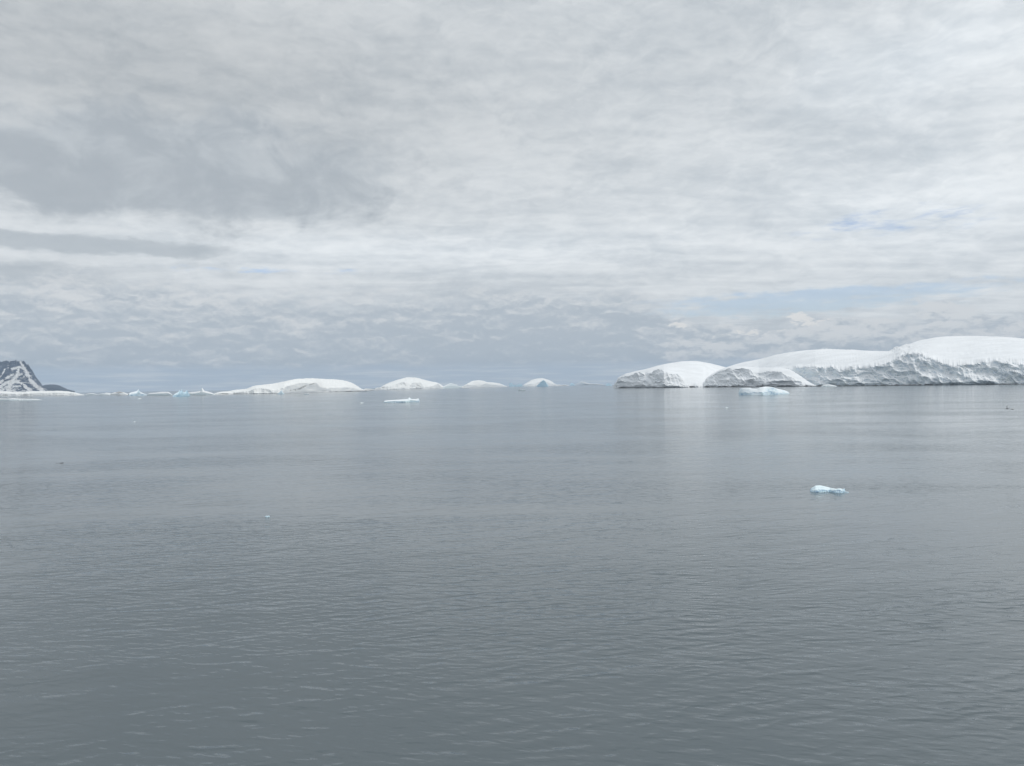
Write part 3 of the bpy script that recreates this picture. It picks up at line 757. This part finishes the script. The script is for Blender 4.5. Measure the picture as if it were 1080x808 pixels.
# grey stratus scraps
nz1 = t.noise(t.v('MULTIPLY', UV, (0.20, 0.34, 0)), 1.0, 9, 0.62, 0.4)
g1 = t.m('ADD', blob(250, 185, 190, 50, UW, 1.3), t.m('MULTIPLY', blob(60, 160, 110, 45, UW, 1.2), 0.8))
g1 = t.m('ADD', g1, t.m('MULTIPLY', t.m('SUBTRACT', nz1, 0.5), 1.9))
g1c = t.mix(t.ss(t.m('ADD', nz1, t.m('MULTIPLY', g1, 0.12)), 0.40, 0.72), (0.520, 0.565, 0.605), (0.410, 0.455, 0.500))
c = t.mix(t.ss(g1, 0.22, 0.85, 0, 0.85), c, g1c)
g2 = t.m('ADD', blob(85, 258, 125, 9, US, 1.4), blob(30, 291, 70, 13, US, 1.3))
g2 = t.m('ADD', g2, t.m('MULTIPLY', t.m('SUBTRACT', nz1, 0.5), 1.0))
c = t.mix(t.ss(g2, 0.2, 0.8, 0, 0.75), c, (0.450, 0.500, 0.545))
# cumulus bank above the horizon: top edge wanders with azimuth
lump = t.noise(t.v('MULTIPLY', UV, (0.28, 0.70, 0)), 1.0, 8, 0.66, 0.3)
lumpb = t.noise(t.v('MULTIPLY', UV, (0.08, 0.25, 0)), 1.0, 4, 0.55)
rt = t.ss(az, 8.5, 15.0)                 # 0 left, 1 right
topv = t.m('ADD', t.m('MULTIPLY', rt, -3.6), 8.3)
edge = t.m('SUBTRACT', topv, el)
edge = t.m('ADD', edge, t.m('MULTIPLY', t.m('SUBTRACT', lump, 0.5), 5.0))
edge = t.m('ADD', edge, t.m('MULTIPLY', t.m('SUBTRACT', lumpb, 0.5), 4.0))
soft = t.m('SUBTRACT', 2.6, t.m('MULTIPLY', rt, 1.9))
bm = t.m('MULTIPLY', t.m('DIVIDE', edge, soft, clamp=True), t.m('SUBTRACT', 0.93, 0.0))
bm = t.ss(bm, 0.0, 0.93, 0.0, 0.93)
shade = t.m('ADD', t.m('MULTIPLY', edge, -0.085), t.m('MULTIPLY', t.m('SUBTRACT', lump, 0.5), 2.4))
shade = t.m('ADD', shade, t.m('MULTIPLY', t.m('SUBTRACT', lumpb, 0.5), 0.8))
def puff(off):
    q = t.v('ADD', t.v('MULTIPLY', t.v('ADD', UV, (0.0, off, 0.0)), (0.42, 0.95, 0)), t.v('MULTIPLY', w2, (0.9, 0.9, 0)))
    return t.noise(q, 1.0, 7, 0.6, 0.0)
relief = t.m('SUBTRACT', puff(0.0), puff(0.28))       # tops lit, undersides dull
shade = t.m('ADD', shade, t.m('MULTIPLY', relief, t.m('ADD', t.m('MULTIPLY', rt, 1.4), 3.2)))
shade = t.m('SUBTRACT', shade, t.m('MULTIPLY', blob(560, 350, 170, 32, US), 0.30))
shade = t.m('ADD', shade, t.m('MULTIPLY', rt, 0.18))
bank = t.mix(t.ss(shade, -0.75, 0.45), (0.460, 0.520, 0.580), (0.695, 0.722, 0.745))
c = t.mix(bm, c, bank)
# a few sunlit cumulus heads
hd = t.m('ADD', blob(846, 336, 17, 8, US, 1.6), t.m('ADD', blob(712, 343, 10, 5, US, 1.6), t.m('MULTIPLY', blob(770, 352, 60, 6, US), 0.5)))
hd = t.m('MULTIPLY_ADD', t.ss(hd, 0.02, 0.4), t.m('ADD', t.m('MULTIPLY', t.m('SUBTRACT', lump, 0.5), 1.6), t.m('MULTIPLY', relief, 4.0)), hd)
c = t.mix(t.ss(hd, 0.38, 0.80, 0, 0.9), c, (0.80, 0.80, 0.79))
# clearer pale blue strip right above the sea
st = t.noise(t.v('MULTIPLY', UV, (0.16, 3.2, 0)), 1.0, 5, 0.6)
stc = t.mix(t.ss(st, 0.42, 0.70), (0.470, 0.550, 0.640), (0.640, 0.690, 0.735))
low = t.ss(t.m('ADD', el, t.m('MULTIPLY', t.m('SUBTRACT', lump, 0.5), 1.2)), 1.15, 1.95, 1.0, 0.0)
c = t.mix(low, c, stc)
bg = t.new('ShaderNodeBackground'); t.put(bg.inputs['Color'], t.v('SCALE', c, scale=10.0)); bg.inputs['Strength'].default_value = 0.1
wo = t.new('ShaderNodeOutputWorld'); wd.node_tree.links.new(bg.outputs[0], wo.inputs[0])
wd.cycles.sampling_method = 'MANUAL'; wd.cycles.sample_map_resolution = 1024

# ------------------------------------------------------------------ output
S.render.engine = 'CYCLES'
S.cycles.volume_bounces = 0
S.view_settings.view_transform = 'Standard'
S.view_settings.look = 'None'
S.view_settings.exposure = 0.0
S.view_settings.gamma = 1.0
S.view_settings.use_curve_mapping = False
